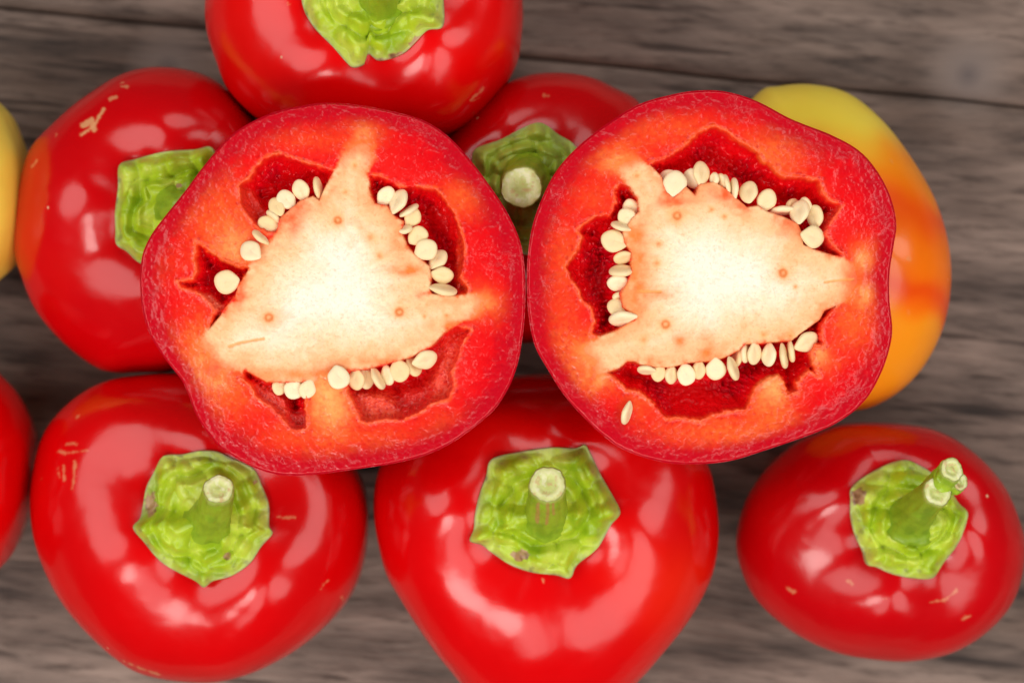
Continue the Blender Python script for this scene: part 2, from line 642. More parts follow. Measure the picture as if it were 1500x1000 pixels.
        V.append(np.stack([Xu, Yu, np.maximum(Z[-1] - 0.0005, edge_z + 0.0001)], -1))
        Xl = c[0] + (R * 0.985) * np.cos(phi); Yl = c[1] + (R * 0.985) * np.sin(phi)
        V.append(np.stack([Xl, Yl, edge_z - 0.0006], -1))
        V = np.concatenate(V)
        RR = np.concatenate([rr.ravel(), np.full(nphi * 2, 1.0)])
        g0, g1, g2 = lin((174, 198, 34)), lin((204, 218, 80)), lin((138, 172, 22))
        n1 = fbm(V[:, 0] * 200 + seed, V[:, 1] * 200, None, seed + 3)
        n2 = fbm(V[:, 0] * 700 + seed, V[:, 1] * 700, None, seed + 4)
        col = np.tile(g0, (len(V), 1))
        col = mixc(col, g1, 0.75 * sstep(-0.05, 0.5, n1))
        col = mixc(col, g2, 0.7 * sstep(0.05, 0.55, -n1))
        col = mixc(col, lin((176, 178, 104)), sstep(0.80, 1.0, RR + 0.10 * n2) * 0.55)
        col = mixc(col, lin((150, 128, 96)), sstep(0.965, 1.0, RR + 0.02 * n2) * 0.8)
        col = mixc(col, lin((92, 86, 62)), sstep(0.40, 0.65, n2) * sstep(0.72, 0.9, RR) * 0.4)
        if dull:
            col = mixc(col, lin((168, 184, 100)), dull)
        k = kz(V[:, 2])
        PX = 750 + V[:, 0] / (SPX * k); PY = 500 - V[:, 1] / (SPX * k)
        for bx, by, rx, ry in scabs:
            d = np.hypot((PX - bx) / rx, (PY - by) / ry) + 0.35 * vnoise(PX / 4, PY / 4, None, seed)
            col = mixc(col, mixc(lin((176, 138, 98)), lin((120, 84, 56)), sstep(-.2, .5, n2)), sstep(1.1, 0.85, d))
        s.zcal = zc
        s.cal_c = c
        s.cal_z0 = float(Z[0].mean())
        s.cal = mesh('calyx', V, grid_faces(nr + 2, nphi), M_GREEN, s.root, col)

    # ---- stalk: path of (px, py, z, radius in px)
    def stem(s, path, name='stem', parent=None, cut=True, seed=1, scab=None, tipn=None, dark=0.35, irr=0.06):
        P = np.array([[*W(x, y, z), z] for x, y, z, r in path])
        r = np.array([q[3] * SPX for q in path])
        n = 64
        t = np.linspace(0, len(P) - 1, n)
        # smooth interpolation through the path
        def cr(A, t):
            i = np.clip(np.floor(t).astype(int), 0, len(A) - 2); f = (t - i)
            g = lambda j: A[np.clip(j, 0, len(A) - 1)]
            a, b, c, d = g(i - 1), g(i), g(i + 1), g(i + 2)
            if A.ndim > 1: f = f[:, None]
            return 0.5 * (2 * b + (c - a) * f + (2 * a - 5 * b + 4 * c - d) * f ** 2 + (-a + 3 * b - 3 * c + d) * f ** 3)
        C = cr(P, t); Rr = cr(r, t)
        T = np.gradient(C, axis=0); T /= np.linalg.norm(T, axis=1)[:, None]
        if tipn is not None:
            tn = np.array(tipn, float); tn /= np.linalg.norm(tn)
            w = sstep(0.6, 1.0, t / t[-1])[:, None]
            T = T * (1 - w) + tn * w
            T /= np.linalg.norm(T, axis=1)[:, None]
        m = 96
        ph = np.linspace(0, 2 * math.pi, m, endpoint=False)
        rows = []
        for i in range(n):
            u = np.cross((0, 1, 0.01), T[i]); u /= np.linalg.norm(u); v = np.cross(T[i], u)
            prof = 1 + 0.022 * np.cos(5 * ph + seed) + 0.012 * np.cos(13 * ph + seed) + irr * vnoise(np.cos(ph) * 2.2 + seed, np.sin(ph) * 2.2, np.full(m, i * 0.12), seed)
            rows.append(C[i] + Rr[i] * prof[:, None] * (np.cos(ph)[:, None] * u + np.sin(ph)[:, None] * v))
        # rounded lip
        lip = rows[-1]
        rows.append(C[-1] + (lip - C[-1]) * 0.95 + T[-1] * 0.00025)
        V = np.concatenate(rows)
        n1 = fbm(V[:, 0] * 500, V[:, 1] * 500, V[:, 2] * 120, seed)
        col = mixc(np.tile(lin((160, 188, 40)), (len(V), 1)), lin((104, 138, 20)), dark * 0.8 + 0.35 * sstep(-0.2, 0.5, n1))
        tt = np.repeat(np.concatenate([t / t[-1], [1.0]]), m)
        col = mixc(col, lin((170, 180, 90)), 0.8 * sstep(0.88, 1.0, tt))
        if scab:
            k = kz(V[:, 2])
            PX = 750 + V[:, 0] / (SPX * k); PY = 500 - V[:, 1] / (SPX * k)
            for line, wd in scab:
                d = seg_dist(PX, PY, line) + 0.8 * vnoise(PX / 4, PY / 4, None, seed)
                col = mixc(col, lin((172, 136, 70)), 0.9 * sstep(wd + 0.8, wd - 1, d))
        o = mesh(name, V, grid_faces(len(rows), m, True, True), M_GREEN, parent or s.root, col)
        if cut:
            rows = []
            last = C[-1] + (lip - C[-1]) * 0.95 + T[-1] * 0.00025
            cc = last.mean(0)
            nr = 14
            qs = np.linspace(1.0, 0.01, nr)
            for q in qs:
                rows.append(cc + (last - cc) * q + T[-1] * (0.00012 * np.cos(q * 9) - 0.0003 * (1 - q)))
            V = np.concatenate(rows)
            qq = np.repeat(qs, m)
            nz = fbm(V[:, 0] * 900, V[:, 1] * 900, None, seed + 9)
            col = np.tile(lin((200, 206, 128)), (len(V), 1))
            col = mixc(col, lin((224, 222, 168)), 0.7 * np.exp(-((qq - 0.72) / 0.14) ** 2))
            col = mixc(col, lin((184, 190, 104)), 0.7 * sstep(0.55, 0.2, qq))
            col = mixc(col, lin((160, 140, 84)), sstep(0.9, 1.0, qq) * 0.7)
            col = mixc(col, lin((236, 232, 200)), sstep(0.1, 0.5, nz) * 0.5)
            col = mixc(col, lin((196, 150, 100)), sstep(0.3, 0.6, -nz) * 0.6)
            mesh('cut_end', V, grid_faces(nr, m, True, True), M_GREEN, o, col)
        return o


G_WHOLE = 'whole red peppers around the cut halves'

# bottom centre
bc = Pepper('red_pepper', 'whole red pepper with hexagonal calyx and upright stem, below and between the halves', (800, 752),
            [(548, 740), (562, 824), (590, 880), (622, 932), (655, 978), (705, 1030), (800, 1062), (890, 1038), (936, 994),
             (972, 950), (1010, 900), (1041, 840), (1052, 780), (1046, 718), (1030, 668), (980, 610), (900, 562), (800, 548),
             (700, 560), (610, 612), (562, 672)],
            0.0670, 0.035, M_RED, dip=0.0075, dipw=0.34, n=2.5, lobes=(4, 0.6, 0.0013), seed=2, group=G_WHOLE, nphi=560, ntop=160,
            blobs=((985, 880, 70, 0.5), (1010, 840, 40, 0.4), (930, 830, 50, 0.3)),
            scars=(([(795, 849), (796, 851)], 2.0, 0.8),))
bc.calyx([(720, 672), (758, 662), (806, 654), (842, 655), (856, 650), (864, 662), (880, 695), (899, 728), (908, 750), (894, 769),
          (875, 803), (846, 827), (835, 846), (815, 842), (780, 838), (747, 827), (720, 809), (705, 797), (688, 791), (694, 774),
          (696, 752), (703, 721), (712, 697)], (798, 750),
         [(720, 672), (856, 650), (908, 750), (835, 846), (688, 791)], seed=3, scabs=((762, 812, 14, 8),))
bc.stem([(798, 758, bc.cal_z0 - 0.004, 40), (799, 750, bc.cal_z0 - 0.001, 33), (801, 737, bc.cal_z0 + 0.005, 30),
         (802, 722, bc.cal_z0 + 0.0095, 28.5), (802, 710, bc.cal_z0 + 0.013, 28)], seed=2, tipn=(0.0, 0.35, 1), dark=0.45,
        scab=(([(788, 738), (787, 764)], 3), ([(803, 738), (801, 766)], 2.5), ([(810, 738), (811, 752)], 2)))

# bottom left
bl = Pepper('red_pepper', 'whole red pepper with scratched left shoulder and brown-scabbed calyx, at bottom left', (302, 757),
            [(255, 546), (168, 554), (113, 581), (71, 627), (51, 692), (48, 747), (58, 798), (85, 857), (122, 908), (168, 960),
             (214, 988), (288, 999), (352, 991), (421, 959), (490, 903), (527, 844), (539, 770), (536, 724), (520, 685),
             (480, 630), (420, 585), (340, 553)],
            0.0640, 0.034, M_RED, dip=0.007, dipw=0.34, n=2.5, lobes=(3, 2.0, 0.0016), seed=5, group=G_WHOLE, base=(214, 1, 5), nphi=560, ntop=160,
            scars=(([(86, 661), (98, 663), (128, 660)], 2.6, 0.75), ([(98, 649), (112, 650)], 2.2, 0.7),
                   ([(110, 676), (107, 715)], 2.2, 0.9), ([(93, 682), (94, 702)], 1.6, 0.8), ([(85, 686), (87, 699)], 1.4, 0.7),
                   ([(182, 968), (200, 976), (234, 988)], 1.6, 0.9), ([(408, 757), (432, 758)], 1.6, 0.8),
                   ([(501, 875), (503, 878)], 2.5, 0.9), ([(112, 612), (116, 608)], 1.4, 0.8),
                   ([(57, 704), (62, 700)], 1.4, 0.8), ([(470, 862), (480, 850)], 1.2, 0.7)))
bl.calyx([(242, 667), (270, 664), (298, 658), (323, 659), (346, 670), (374, 686), (386, 713), (395, 739), (396, 768), (402, 779),
          (386, 797), (369, 822), (340, 842), (314, 849), (301, 858), (289, 850), (259, 835), (236, 819), (215, 794), (198, 771),
          (207, 758), (210, 742), (215, 713), (227, 690)], (304, 752),
         [(242, 667), (402, 779), (301, 858), (198, 771), (350, 672)], seed=8, ring=0.70, dome=0.0056,
         scabs=((221, 738, 9, 17), (333, 815, 6, 6), (328, 759, 6, 4), (374, 706, 4, 3)))
bl.stem([(307, 760, bl.cal_z0 - 0.004, 40), (309, 755, bl.cal_z0 - 0.0012, 32), (314, 743, bl.cal_z0 + 0.004, 27),
         (318, 729, bl.cal_z0 + 0.009, 25), (320, 717, bl.cal_z0 + 0.0135, 23)], seed=4, tipn=(0.05, 0.45, 1), dark=0.4)

# bottom right
br = Pepper('red_pepper', 'whole red pepper with forked bent stem, standing alone at bottom right', (1331, 765),
            [(1240, 619), (1320, 620), (1372, 632), (1420, 664), (1460, 708), (1488, 768), (1496, 812), (1484, 872), (1452, 916),
             (1400, 951), (1340, 966), (1280, 966), (1220, 955), (1160, 924), (1108, 880), (1084, 832), (1078, 788), (1092, 732),
             (1120, 688), (1160, 652), (1200, 630)],
            0.0550, 0.029, M_RED, dip=0.0055, dipw=0.34, n=2.4, lobes=(4, 1.2, 0.0012), seed=9, group=G_WHOLE, base=(196, 1, 10), nphi=480, ntop=140,
            scars=(([(1152, 860), (1164, 867)], 3, 0.8), ([(1243, 850), (1248, 855)], 3, 0.8), ([(1362, 882), (1384, 878), (1402, 864)], 2.6, 0.8),
                   ([(1410, 906), (1420, 902)], 3, 0.8), ([(1295, 876), (1298, 877)], 2.2, 0.7)))
br.calyx([(1247, 711), (1283, 688), (1321, 673), (1346, 681), (1365, 693), (1388, 713), (1404, 736), (1416, 751), (1409, 780),
          (1400, 801), (1384, 824), (1366, 846), (1335, 846), (1304, 839), (1283, 830), (1269, 826), (1265, 809), (1253, 784),
          (1245, 755), (1244, 732)], (1334, 762),
         [(1247, 711), (1321, 673), (1416, 751), (1366, 846), (1269, 826)], seed=15, ring=0.60, dome=0.0045,
         scabs=((1258, 727, 10, 14),))
st = br.stem([(1334, 762, br.cal_z0 - 0.004, 44), (1338, 754, br.cal_z0 - 0.001, 34), (1350, 740, br.cal_z0 + 0.006, 27),
              (1364, 727, br.cal_z0 + 0.012, 24), (1373, 720, br.cal_z0 + 0.016, 23)], seed=6, tipn=(0.3, 0.25, 1), dark=0.6)
br.stem([(1360, 726, br.cal_z0 + 0.009, 20), (1374, 710, br.cal_z0 + 0.013, 19), (1386, 697, br.cal_z0 + 0.0155, 18),
         (1394, 687, br.cal_z0 + 0.018, 18)], name='stem_fork', seed=7, tipn=(0.2, 0.3, 1), dark=0.05, irr=0.11)
br.stem([(1380, 716, br.cal_z0 + 0.010, 16), (1394, 711, br.cal_z0 + 0.0135, 15), (1406, 706, br.cal_z0 + 0.0155, 14)],
        name='stem_fork', seed=8, tipn=(0.5, 0.1, 1), dark=0.05, irr=0.11)

# left
le = Pepper('red_pepper', 'whole red pepper with pale star-shaped scar, half hidden behind the left cut half', (248, 300),
            [(241, 105), (302, 115), (347, 143), (385, 185), (418, 240), (436, 310), (430, 390), (395, 460), (330, 520), (260, 543),
             (207, 546), (168, 547), (138, 537), (95, 504), (62, 465), (42, 426), (25, 375), (24, 336), (33, 280), (50, 224),
             (84, 185), (129, 146), (185, 114)],
            0.0615, 0.033, M_RED, dip=0.007, dipw=0.32, n=2.5, lobes=(4, 0.3, 0.0014), seed=12, group=G_WHOLE, base=(204, 1, 9), nphi=560, ntop=160,
            scars=(([(119, 198), (138, 184), (152, 160)], 2.6, 0.95), ([(122, 184), (134, 176), (138, 190)], 4.5, 0.95),
                   ([(161, 146), (170, 141)], 3.0, 0.9), ([(179, 127), (186, 127)], 2.6, 0.8), ([(177, 122), (180, 121)], 1.6, 0.7),
                   ([(82, 199), (83, 197)], 2.0, 0.8), ([(46, 246), (53, 236)], 1.6, 0.8)))
le.calyx([(176, 243), (200, 233), (240, 224), (285, 220), (312, 217), (322, 250), (336, 300), (322, 350), (272, 384), (232, 391),
          (204, 385), (186, 369), (171, 358), (169, 335), (169, 314), (173, 280)], (250, 304),
         [(176, 243), (312, 217), (336, 300), (232, 391), (171, 358)], seed=21, scabs=((262, 272, 5, 3),))
le.stem([(256, 304, le.cal_z0 - 0.004, 40), (258, 304, le.cal_z0 - 0.001, 30), (268, 304, le.cal_z0 + 0.002, 25),
         (280, 304, le.cal_z0 + 0.004, 24)], seed=3, tipn=(0.4, 0, 1))

# top
tp = Pepper('red_pepper', 'whole red pepper with torn brown calyx edge, cropped by the top of the picture', (548, -12),
            [(303, 0), (304, 50), (317, 93), (335, 135), (373, 173), (430, 202), (500, 216), (580, 218), (650, 203), (690, 183),
             (724, 150), (757, 100), (767, 50), (768, 0), (758, -80), (710, -170), (630, -230), (540, -250), (440, -230),
             (360, -170), (315, -85)],
            0.0760, 0.046, M_RED, dip=0.007, dipw=0.32, n=2.5, lobes=(4, 2.4, 0.0014), seed=17, group=G_WHOLE, nphi=480, ntop=140,
            scars=(([(690, 146), (700, 138), (708, 130)], 2.4, 0.8), ([(695, 147), (704, 143)], 1.6, 0.7), ([(422, 4), (423, 6)], 1.6, 0.8)))
tp.calyx([(443, 0), (457, 37), (490, 73), (510, 96), (521, 103), (536, 97), (541, 82), (557, 92), (590, 83), (610, 67), (628, 50),
          (650, 44), (650, 0), (645, -45), (610, -85), (550, -105), (490, -90), (450, -50)], (550, -6),
         [(521, 103), (650, 44), (610, -85), (490, -90)], seed=27, ring=0.6,
         scabs=((560, 92, 18, 7), (592, 82, 22, 6), (616, 63, 14, 10)))
tp.stem([(556, 4, tp.cal_z0 - 0.004, 44), (556, -4, tp.cal_z0 - 0.001, 34), (556, -16, tp.cal_z0 + 0.006, 27),
         (557, -30, tp.cal_z0 + 0.012, 25)], seed=9, tipn=(0, 0.3, 1), dark=0.3)

# middle, behind the halves
md = Pepper('red_pepper', 'whole red pepper with thick cut stem facing up, wedged behind the two cut halves', (772, 262),
            [(816, 109), (774, 113), (735, 130), (690, 165), (655, 210), (625, 270), (615, 340), (630, 420), (680, 480), (760, 505),
             (840, 490), (900, 450), (950, 380), (968, 300), (965, 220), (938, 155), (897, 128), (862, 114)],
            0.0590, 0.030, M_RED, dip=0.005, dipw=0.32, n=2.5, lobes=(3, 0.5, 0.0012), seed=23, group=G_WHOLE, base=(204, 1, 7), nphi=400, ntop=120,
            scars=(([(797, 140), (803, 141)], 4, 0.5),))
md.calyx([(697, 218), (736, 204), (787, 180), (819, 197), (845, 216), (858, 262), (846, 320), (806, 368), (768, 372), (722, 352),
          (694, 300), (692, 240)], (770, 270), [(697, 218), (787, 180), (858, 262), (806, 368), (694, 300)], seed=31, ring=0.7,
         dome=0.004, dull=0.3)
md.stem([(772, 262, md.cal_z0 - 0.004, 42), (770, 264, md.cal_z0 - 0.001, 38), (766, 269, md.cal_z0 + 0.006, 34),
         (764, 274, md.cal_z0 + 0.014, 31)], seed=13, tipn=(-0.05, -0.12, 1), dark=0.0)

# cropped red one at the left edge
Pepper('red_pepper', 'smooth red pepper cropped by the left edge, beside the scratched pepper', (-95, 695),
       [(0, 555), (25, 587), (42, 627), (46, 670), (40, 730), (22, 788), (0, 832), (-60, 880), (-130, 875), (-200, 810), (-225, 700),
        (-200, 590), (-130, 520), (-55, 515)],
       0.058, 0.034, M_RED, seed=29, group=G_WHOLE, nphi=240, ntop=70)


def yellow_col(V, PX, PY):
    n = fbm(V[:, 0] * 60, V[:, 1] * 60, V[:, 2] * 60, 3)
    c = np.tile(lin((252, 234, 96)), (len(V), 1))
    c = mixc(c, lin((226, 165, 12)), sstep(0.0, 0.5, n) * 0.25)
    return mixc(c, lin((222, 160, 20)), sstep(320, 420, PY + 20 * n) * 0.35)


def orange_col(V, PX, PY):
    n = fbm(V[:, 0] * 45, V[:, 1] * 45, V[:, 2] * 45, 8)
    yel, org, dk, amb = lin((252, 222, 76)), lin((252, 120, 6)), lin((240, 76, 6)), lin((250, 150, 24))
    y = PY + 48 * n - 0.25 * (PX - 1300)
    c = np.tile(yel, (len(V), 1))
    c = mixc(c, amb, sstep(170, 260, y))
    c = mixc(c, org, sstep(215, 320, y))
    c = mixc(c, dk, 0.8 * np.exp(-((y - 300) / 30) ** 2))
    c = mixc(c, dk, 0.9 * np.exp(-((y - 420) / 26) ** 2))
    c = mixc(c, amb, sstep(440, 480, y))
    return c


Pepper('yellow_pepper', 'plain yellow pepper cropped by the left edge of the picture', (-90, 280),
       [(0, 155), (20, 190), (37, 235), (43, 282), (38, 330), (20, 378), (0, 406), (-60, 445), (-130, 440), (-195, 380), (-215, 280),
        (-190, 170), (-130, 110), (-55, 115)],
       0.058, 0.034, M_YEL, seed=41, nphi=240, ntop=70, color=yellow_col)
Pepper('yellow_orange_pepper', 'blurred yellow pepper ripening to orange, behind the right cut half', (1200, 365),
       [(1108, 140), (1140, 128), (1190, 125), (1240, 138), (1290, 180), (1330, 235), (1365, 300), (1384, 370), (1387, 430),
        (1375, 490), (1345, 545), (1300, 585), (1245, 602), (1160, 590), (1085, 530), (1040, 430), (1030, 320), (1045, 220)],
       0.0575, 0.029, M_YEL, seed=47, nphi=400, ntop=110, color=orange_col, n=2.3,
       scars=(([(1331, 379), (1333, 381)], 3.5, 0.5), ([(1306, 237), (1308, 239)], 2.5, 0.5), ([(1331, 455), (1331, 460)], 2.5, 0.5)))

# ------------------------------------------------------------------ the two cut halves
F_OUT, F_MID, F_IN, F_OR = lin((196, 1, 26)), lin((230, 7, 17)), lin((241, 30, 26)), lin((253, 118, 46))
C_PEACH, C_CREAM, C_WHITE, C_ORG = lin((248, 200, 148)), lin((252, 226, 190)), lin((253, 241, 222)), lin((244, 130, 46))
CAV, CAV2 = lin((238, 8, 18)), lin((216, 3, 26))


def cut_half(name, label, out, core, cavs, ribs, oranges, dots, streaks, patches, seeds, c0, depth, seed, pales):
    cx, cy = W(*c0, ZC)
    root = empty(name, (cx, cy, ZC - depth), label, 'pepper half', 'halves of the sliced pepper')
    OUT = spline(out, 10)
    nphi, nr = 860, 270
    phi = np.linspace(0, 2 * math.pi, nphi, endpoint=False)
    # work in pixels of the cut plane, y up
    o_ = np.stack([OUT[:, 0], -OUT[:, 1]], 1)
    R = polar(o_, (c0[0], -c0[1]), phi)
    rho = np.linspace(0.0003, 1, nr) ** 0.9
    PX = c0[0] + rho[:, None] * R * np.cos(phi)
    PY = c0[1] - rho[:, None] * R * np.sin(phi)
    d_out = -sdf(PX, PY, OUT[::2])
    n_a = fbm(PX / 14, PY / 14, None, seed)
    n_b = fbm(PX / 5, PY / 5, None, seed + 20)
    n_c = fbm(PX / 40, PY / 40, None, seed + 40)
    wob, wv = worley(PX / 7.5 + 0.9 * n_c + 0.5 * n_a, PY / 7.5 + 0.9 * vnoise(PX / 33, PY / 33, None, seed + 70), seed)
    wo2, _ = worley(PX / 13 + 0.6 * n_a, PY / 13 - 0.5 * n_c, seed + 9)
    s_core = sdf(PX, PY, core)
    s_cav = np.full(PX.shape, 1e9)
    for c in cavs:
        s_cav = np.minimum(s_cav, sdf(PX, PY, c))
    core_side = sstep(10, 2, np.abs(s_core)) * (s_core < 10)
    # torn, beaded rim on the flesh side, clean edge on the core side
    s_rim = s_cav + (1 - core_side) * (1.6 * n_a + 1.0 * n_b + 2.8 * (0.45 - wob)) + core_side * 1.0 * n_b
    ins = np.clip(-s_rim, 0, None)
    D = 86.0
    wall = 8.0 + 15.0 * (1 - core_side)
    Z = -D * (1 - np.exp(-ins / wall)) * sstep(-1, 5, ins)
    Z = np.where(ins > 0, Z, 0.0)
    # bead-like vesicles lining the cavity
    bead = np.sqrt(np.clip(0.42 - wob ** 2 * 1.6, 0, None))
    big = np.clip(0.75 - wo2, 0, 1)
    Z += (8.5 * bead * np.clip(0.55 + 1.3 * n_c, 0.1, 1.3) + 9 * big) * sstep(1, 10, ins)
    Z += 1.4 * bead * sstep(-9, -1, -np.clip(s_rim, 0, None)) * (s_rim > 0) * (1 - core_side) * (wv > 0.45)
    # flesh colours
    t = d_out + 12 * n_a + 5 * n_b + 8 * n_c
    col = np.tile(F_OUT, PX.shape + (1,))
    col = mixc(col, F_MID, sstep(14, 50, t))
    col = mixc(col, F_IN, 0.75 * sstep(42, 88, t + 12 * n_c))
    for bx, by, rx, ry, w in oranges:
        g = np.exp(-(((PX - bx) / rx) ** 2 + ((PY - by) / ry) ** 2) * (1 + 0.4 * n_a))
        col = mixc(col, F_OR, np.clip(0.72 * w * g * (1 + 0.5 * n_b) * sstep(10, 32, d_out), 0, 1))
    for bx, by, rx, ry, w2 in pales:
        g = np.exp(-(((PX - bx) / rx) ** 2 + ((PY - by) / ry) ** 2) * (1 + 0.4 * n_a))
        col = mixc(col, lin((255, 178, 104)), np.clip(w2 * g * (1 + 0.4 * n_b), 0, 1))
    # dark red dots and the pale torn edge along the cavity rim
    dotm = (wv > 0.62) * sstep(0.36, 0.26, wob) * sstep(16, 4, s_rim) * (s_rim > 0) * (1 - core_side)
    col = mixc(col, lin((196, 0, 14)), 0.6 * dotm)
    edge = np.exp(-((s_rim - 1.2) / 2.8) ** 2) * (1 - core_side)
    Z += 1.6 * edge * (0.4 + bead) * np.clip(1 + n_a, 0, 2)
    cav = mixc(np.tile(CAV, PX.shape + (1,)), CAV2, sstep(-0.2, 0.4, n_c))
    col = mixc(col, lin((232, 10, 16)), sstep(1.5, 5, ins))
    col = mixc(col, cav, sstep(5, 17, ins))
    col = mixc(col, lin((255, 96, 44)), 0.9 * edge * sstep(-0.6, 0.1, n_a))
    # pith
    far = sstep(4, 26, s_cav)
    w = sstep(5, -4, (s_core + 3.5 * n_b + 3 * n_a + 4 * far) / (1 + 2.6 * far)) * sstep(3.5, 0.5, ins)
    cc = np.tile(C_PEACH, PX.shape + (1,))
    cc = mixc(cc, C_CREAM, sstep(14, 60, -s_core + 12 * n_a))
    cc = mixc(cc, C_WHITE, sstep(42, 100, -s_core + 18 * n_c))
    org = sstep(34, 2, s_cav + 16 * n_c + 8 * n_a) * sstep(-0.25, 0.45, n_c + 0.5 * n_a)
    cc = mixc(cc, C_ORG, 0.65 * org)
    cc = mixc(cc, F_OR, 0.9 * sstep(82, 54, d_out + 9 * n_a))
    cc = mixc(cc, F_MID, sstep(60, 38, d_out + 9 * n_a))
    for bx, by, rx, ry, w2, kind in patches:
        g = np.exp(-(((PX - bx) / rx) ** 2 + ((PY - by) / ry) ** 2)) * np.clip(1 + 0.9 * n_a, 0, 2)
        cc = mixc(cc, lin((240, 92, 20)) if kind else C_ORG, np.clip(w2 * g, 0, 1))
    for bx, by, r in dots:
        d = np.hypot(PX - bx, PY - by) + 0.6 * n_b
        cc = mixc(cc, lin((246, 170, 90)), 0.7 * np.exp(-(d / (r * 1.9)) ** 2))
        cc = mixc(cc, lin((226, 116, 24)), (0.85 if r > 5 else 0.45) * np.exp(-((d - (r * 0.6 if r > 5 else 0)) / (r * (0.36 if r > 5 else 0.8))) ** 2))
        Z += -1.2 * np.exp(-(d / (r * 0.8)) ** 2)
    for line, wd in streaks:
        d = seg_dist(PX, PY, line) + 1.0 * n_b
        cc = mixc(cc, lin((232, 158, 70)), 0.75 * sstep(wd + 2, wd - 1, d))
        Z += -1.5 * sstep(wd + 2, wd - 1, d)
    # thin pale lines of fibre in the pith
    ang = np.arctan2(PY - c0[1], PX - c0[0]); rad = np.hypot(PX - c0[0], PY - c0[1])
    n_f = fbm(np.cos(ang) * 9 + rad / 26 + 1.5 * n_c, np.sin(ang) * 9 + n_c, rad / 17, seed + 60) * sstep(28, 70, rad)
    cc = cc * (1 - np.array([0.03, 0.11, 0.18]) * sstep(0.0, 0.6, n_f)[..., None] * sstep(110, 30, -s_core)[..., None])
    cc = cc * (1 - np.array([0.02, 0.08, 0.12]) * sstep(0.1, 0.6, n_b)[..., None])
    col = mixc(col, F_OR, np.clip(2.6 * w * (1 - w), 0, 0.6))
    col = mixc(col, cc, w)
    # bits of inner wall and torn ribs lower down inside the cavities
    for poly, zt, soft, c_rgb, wr, lat in ribs:
        s = sdf(PX, PY, poly) + 2.5 * n_b + 2 * n_a
        g = sstep(soft, -soft, s) * sstep(-1.0, 1.5, ins)
        zr = zt + 3 * n_a + 3.5 * bead * lat
        Z = np.where(g > 0, np.maximum(Z, Z + (zr - Z) * g), Z)
        cr_ = np.tile(lin(c_rgb), PX.shape + (1,))
        if lat:
            cr_ = mixc(cr_, lin((190, 14, 24)), sstep(0.32, 0.18, wob) * 0.7)
        col = mixc(col, cr_, np.clip(wr * g * (1 + 0.35 * n_a), 0, 1))
    # surface relief of the knife cut and a slight droop at the outer edge
    Z += 0.9 * n_a * sstep(4, 14, d_out) * (ins <= 0) + 0.5 * n_b * (ins <= 0)
    Z += 1.5 * sstep(30, -20, s_core) * (ins <= 0)
    Z -= 3.0 * sstep(5, 0, d_out) ** 2
    Z -= 2.0 * sstep(45, 0, d_out)
    Z += 1.2 * n_f * w
    X = (PX - 750) * SPX; Y = (500 - PY) * SPX
    V = np.stack([X, Y, ZC + Z * SPX], -1).reshape(-1, 3)
    colv = np.clip(col.reshape(-1, 3), 0, 1) * 0.97
    F = grid_faces(nr, nphi)
    is_core = ((w > 0.5) & (ins < 2.0)).ravel()
    fc = is_core[F].sum(1) >= 2
    fl = ((ins > 7).ravel()[F].sum(1) >= 2) & ~fc
    for nm, sel, mt in (('flesh', ~fc & ~fl, M_FLESH), ('cavity_lining', fl, M_LINING), ('core', fc, M_CORE)):
        f = F[sel]
        u, inv = np.unique(f, return_inverse=True)
        mesh(nm, V[u], inv.reshape(-1, 4), mt, root, colv[u])
    # outer skin: from the rim down to the blossom end
    nb = 60
    tb = np.linspace(0, 1, nb) * math.pi / 2
    zr = V.reshape(nr, nphi, 3)[-1]
    ctr = np.array([cx, cy])
    rows = []
    for a in tb:
        q = max(math.cos(a) ** 0.85, 0.004)
        lip = 1 + 0.004 * math.sin(min(a * 8, math.pi))
        x = ctr[0] + (zr[:, 0] - ctr[0]) * q * lip
        y = ctr[1] + (zr[:, 1] - ctr[1]) * q * lip
        rows.append(np.stack([x, y, zr[:, 2] * (1 - math.sin(a)) + (ZC - depth) * math.sin(a) + 0 * x], 1))
    SV = np.concatenate(rows)
    mesh('skin', SV, grid_faces(nb, nphi), M_RED, root, np.tile(RED, (len(SV), 1)))
    # seeds
    core_p = np.array(core, float)
    dense = np.concatenate([np.linspace(a, b, 12, endpoint=False) for a, b in zip(core_p, np.roll(core_p, -1, 0))])
    for i, sd in enumerate(seeds):
        x, y, L, wd = sd[:4]
        low = sd[4] if len(sd) > 4 else 0.0
        ang = sd[5] if len(sd) > 5 else None
        dd = dense - np.array([x, y])
        if ang is None:
            # towards the pith it hangs from
            kk = np.argsort((dd ** 2).sum(1))[:14]
            v = dd[kk].mean(0)
            mc = np.array(c0) - np.array([x, y])
            v = v / (np.linalg.norm(v) + 1e-6) * (1 if sdf(np.array([x * 1.0]), np.array([y * 1.0]), core)[0] > 0 else -1)
            v = v + 0.35 * mc / np.linalg.norm(mc)
            ang = math.atan2(-v[1], v[0])
        else:
            ang = math.radians(ang)
        me = SEED_MESHES[i % len(SEED_MESHES)]
        o = bpy.data.objects.new('seed', me)
        COL.objects.link(o)
        real_w = max(wd, 0.86 * L)
        th = max(10.5, 0.36 * L)
        ratio = min(1.0, max(0.0, (wd - th * 0.45) / (real_w - th * 0.45 + 1e-6)))
        roll = math.acos(ratio) * (1 if (i * 7) % 3 else -1)
        roll += random.uniform(-0.25, 0.25)
        pitch = random.uniform(-0.2, 0.35)
        rot = Matrix.Rotation(ang, 4, 'Z') @ Matrix.Rotation(-pitch, 4, 'Y') @ Matrix.Rotation(roll, 4, 'X')
        sc = Matrix.Diagonal((L * SPX, real_w * SPX, th * SPX * 1.0, 1))
        sc0 = min(float(sdf(np.array([x * 1.0]), np.array([y * 1.0]), c_)[0]) for c_ in cavs)
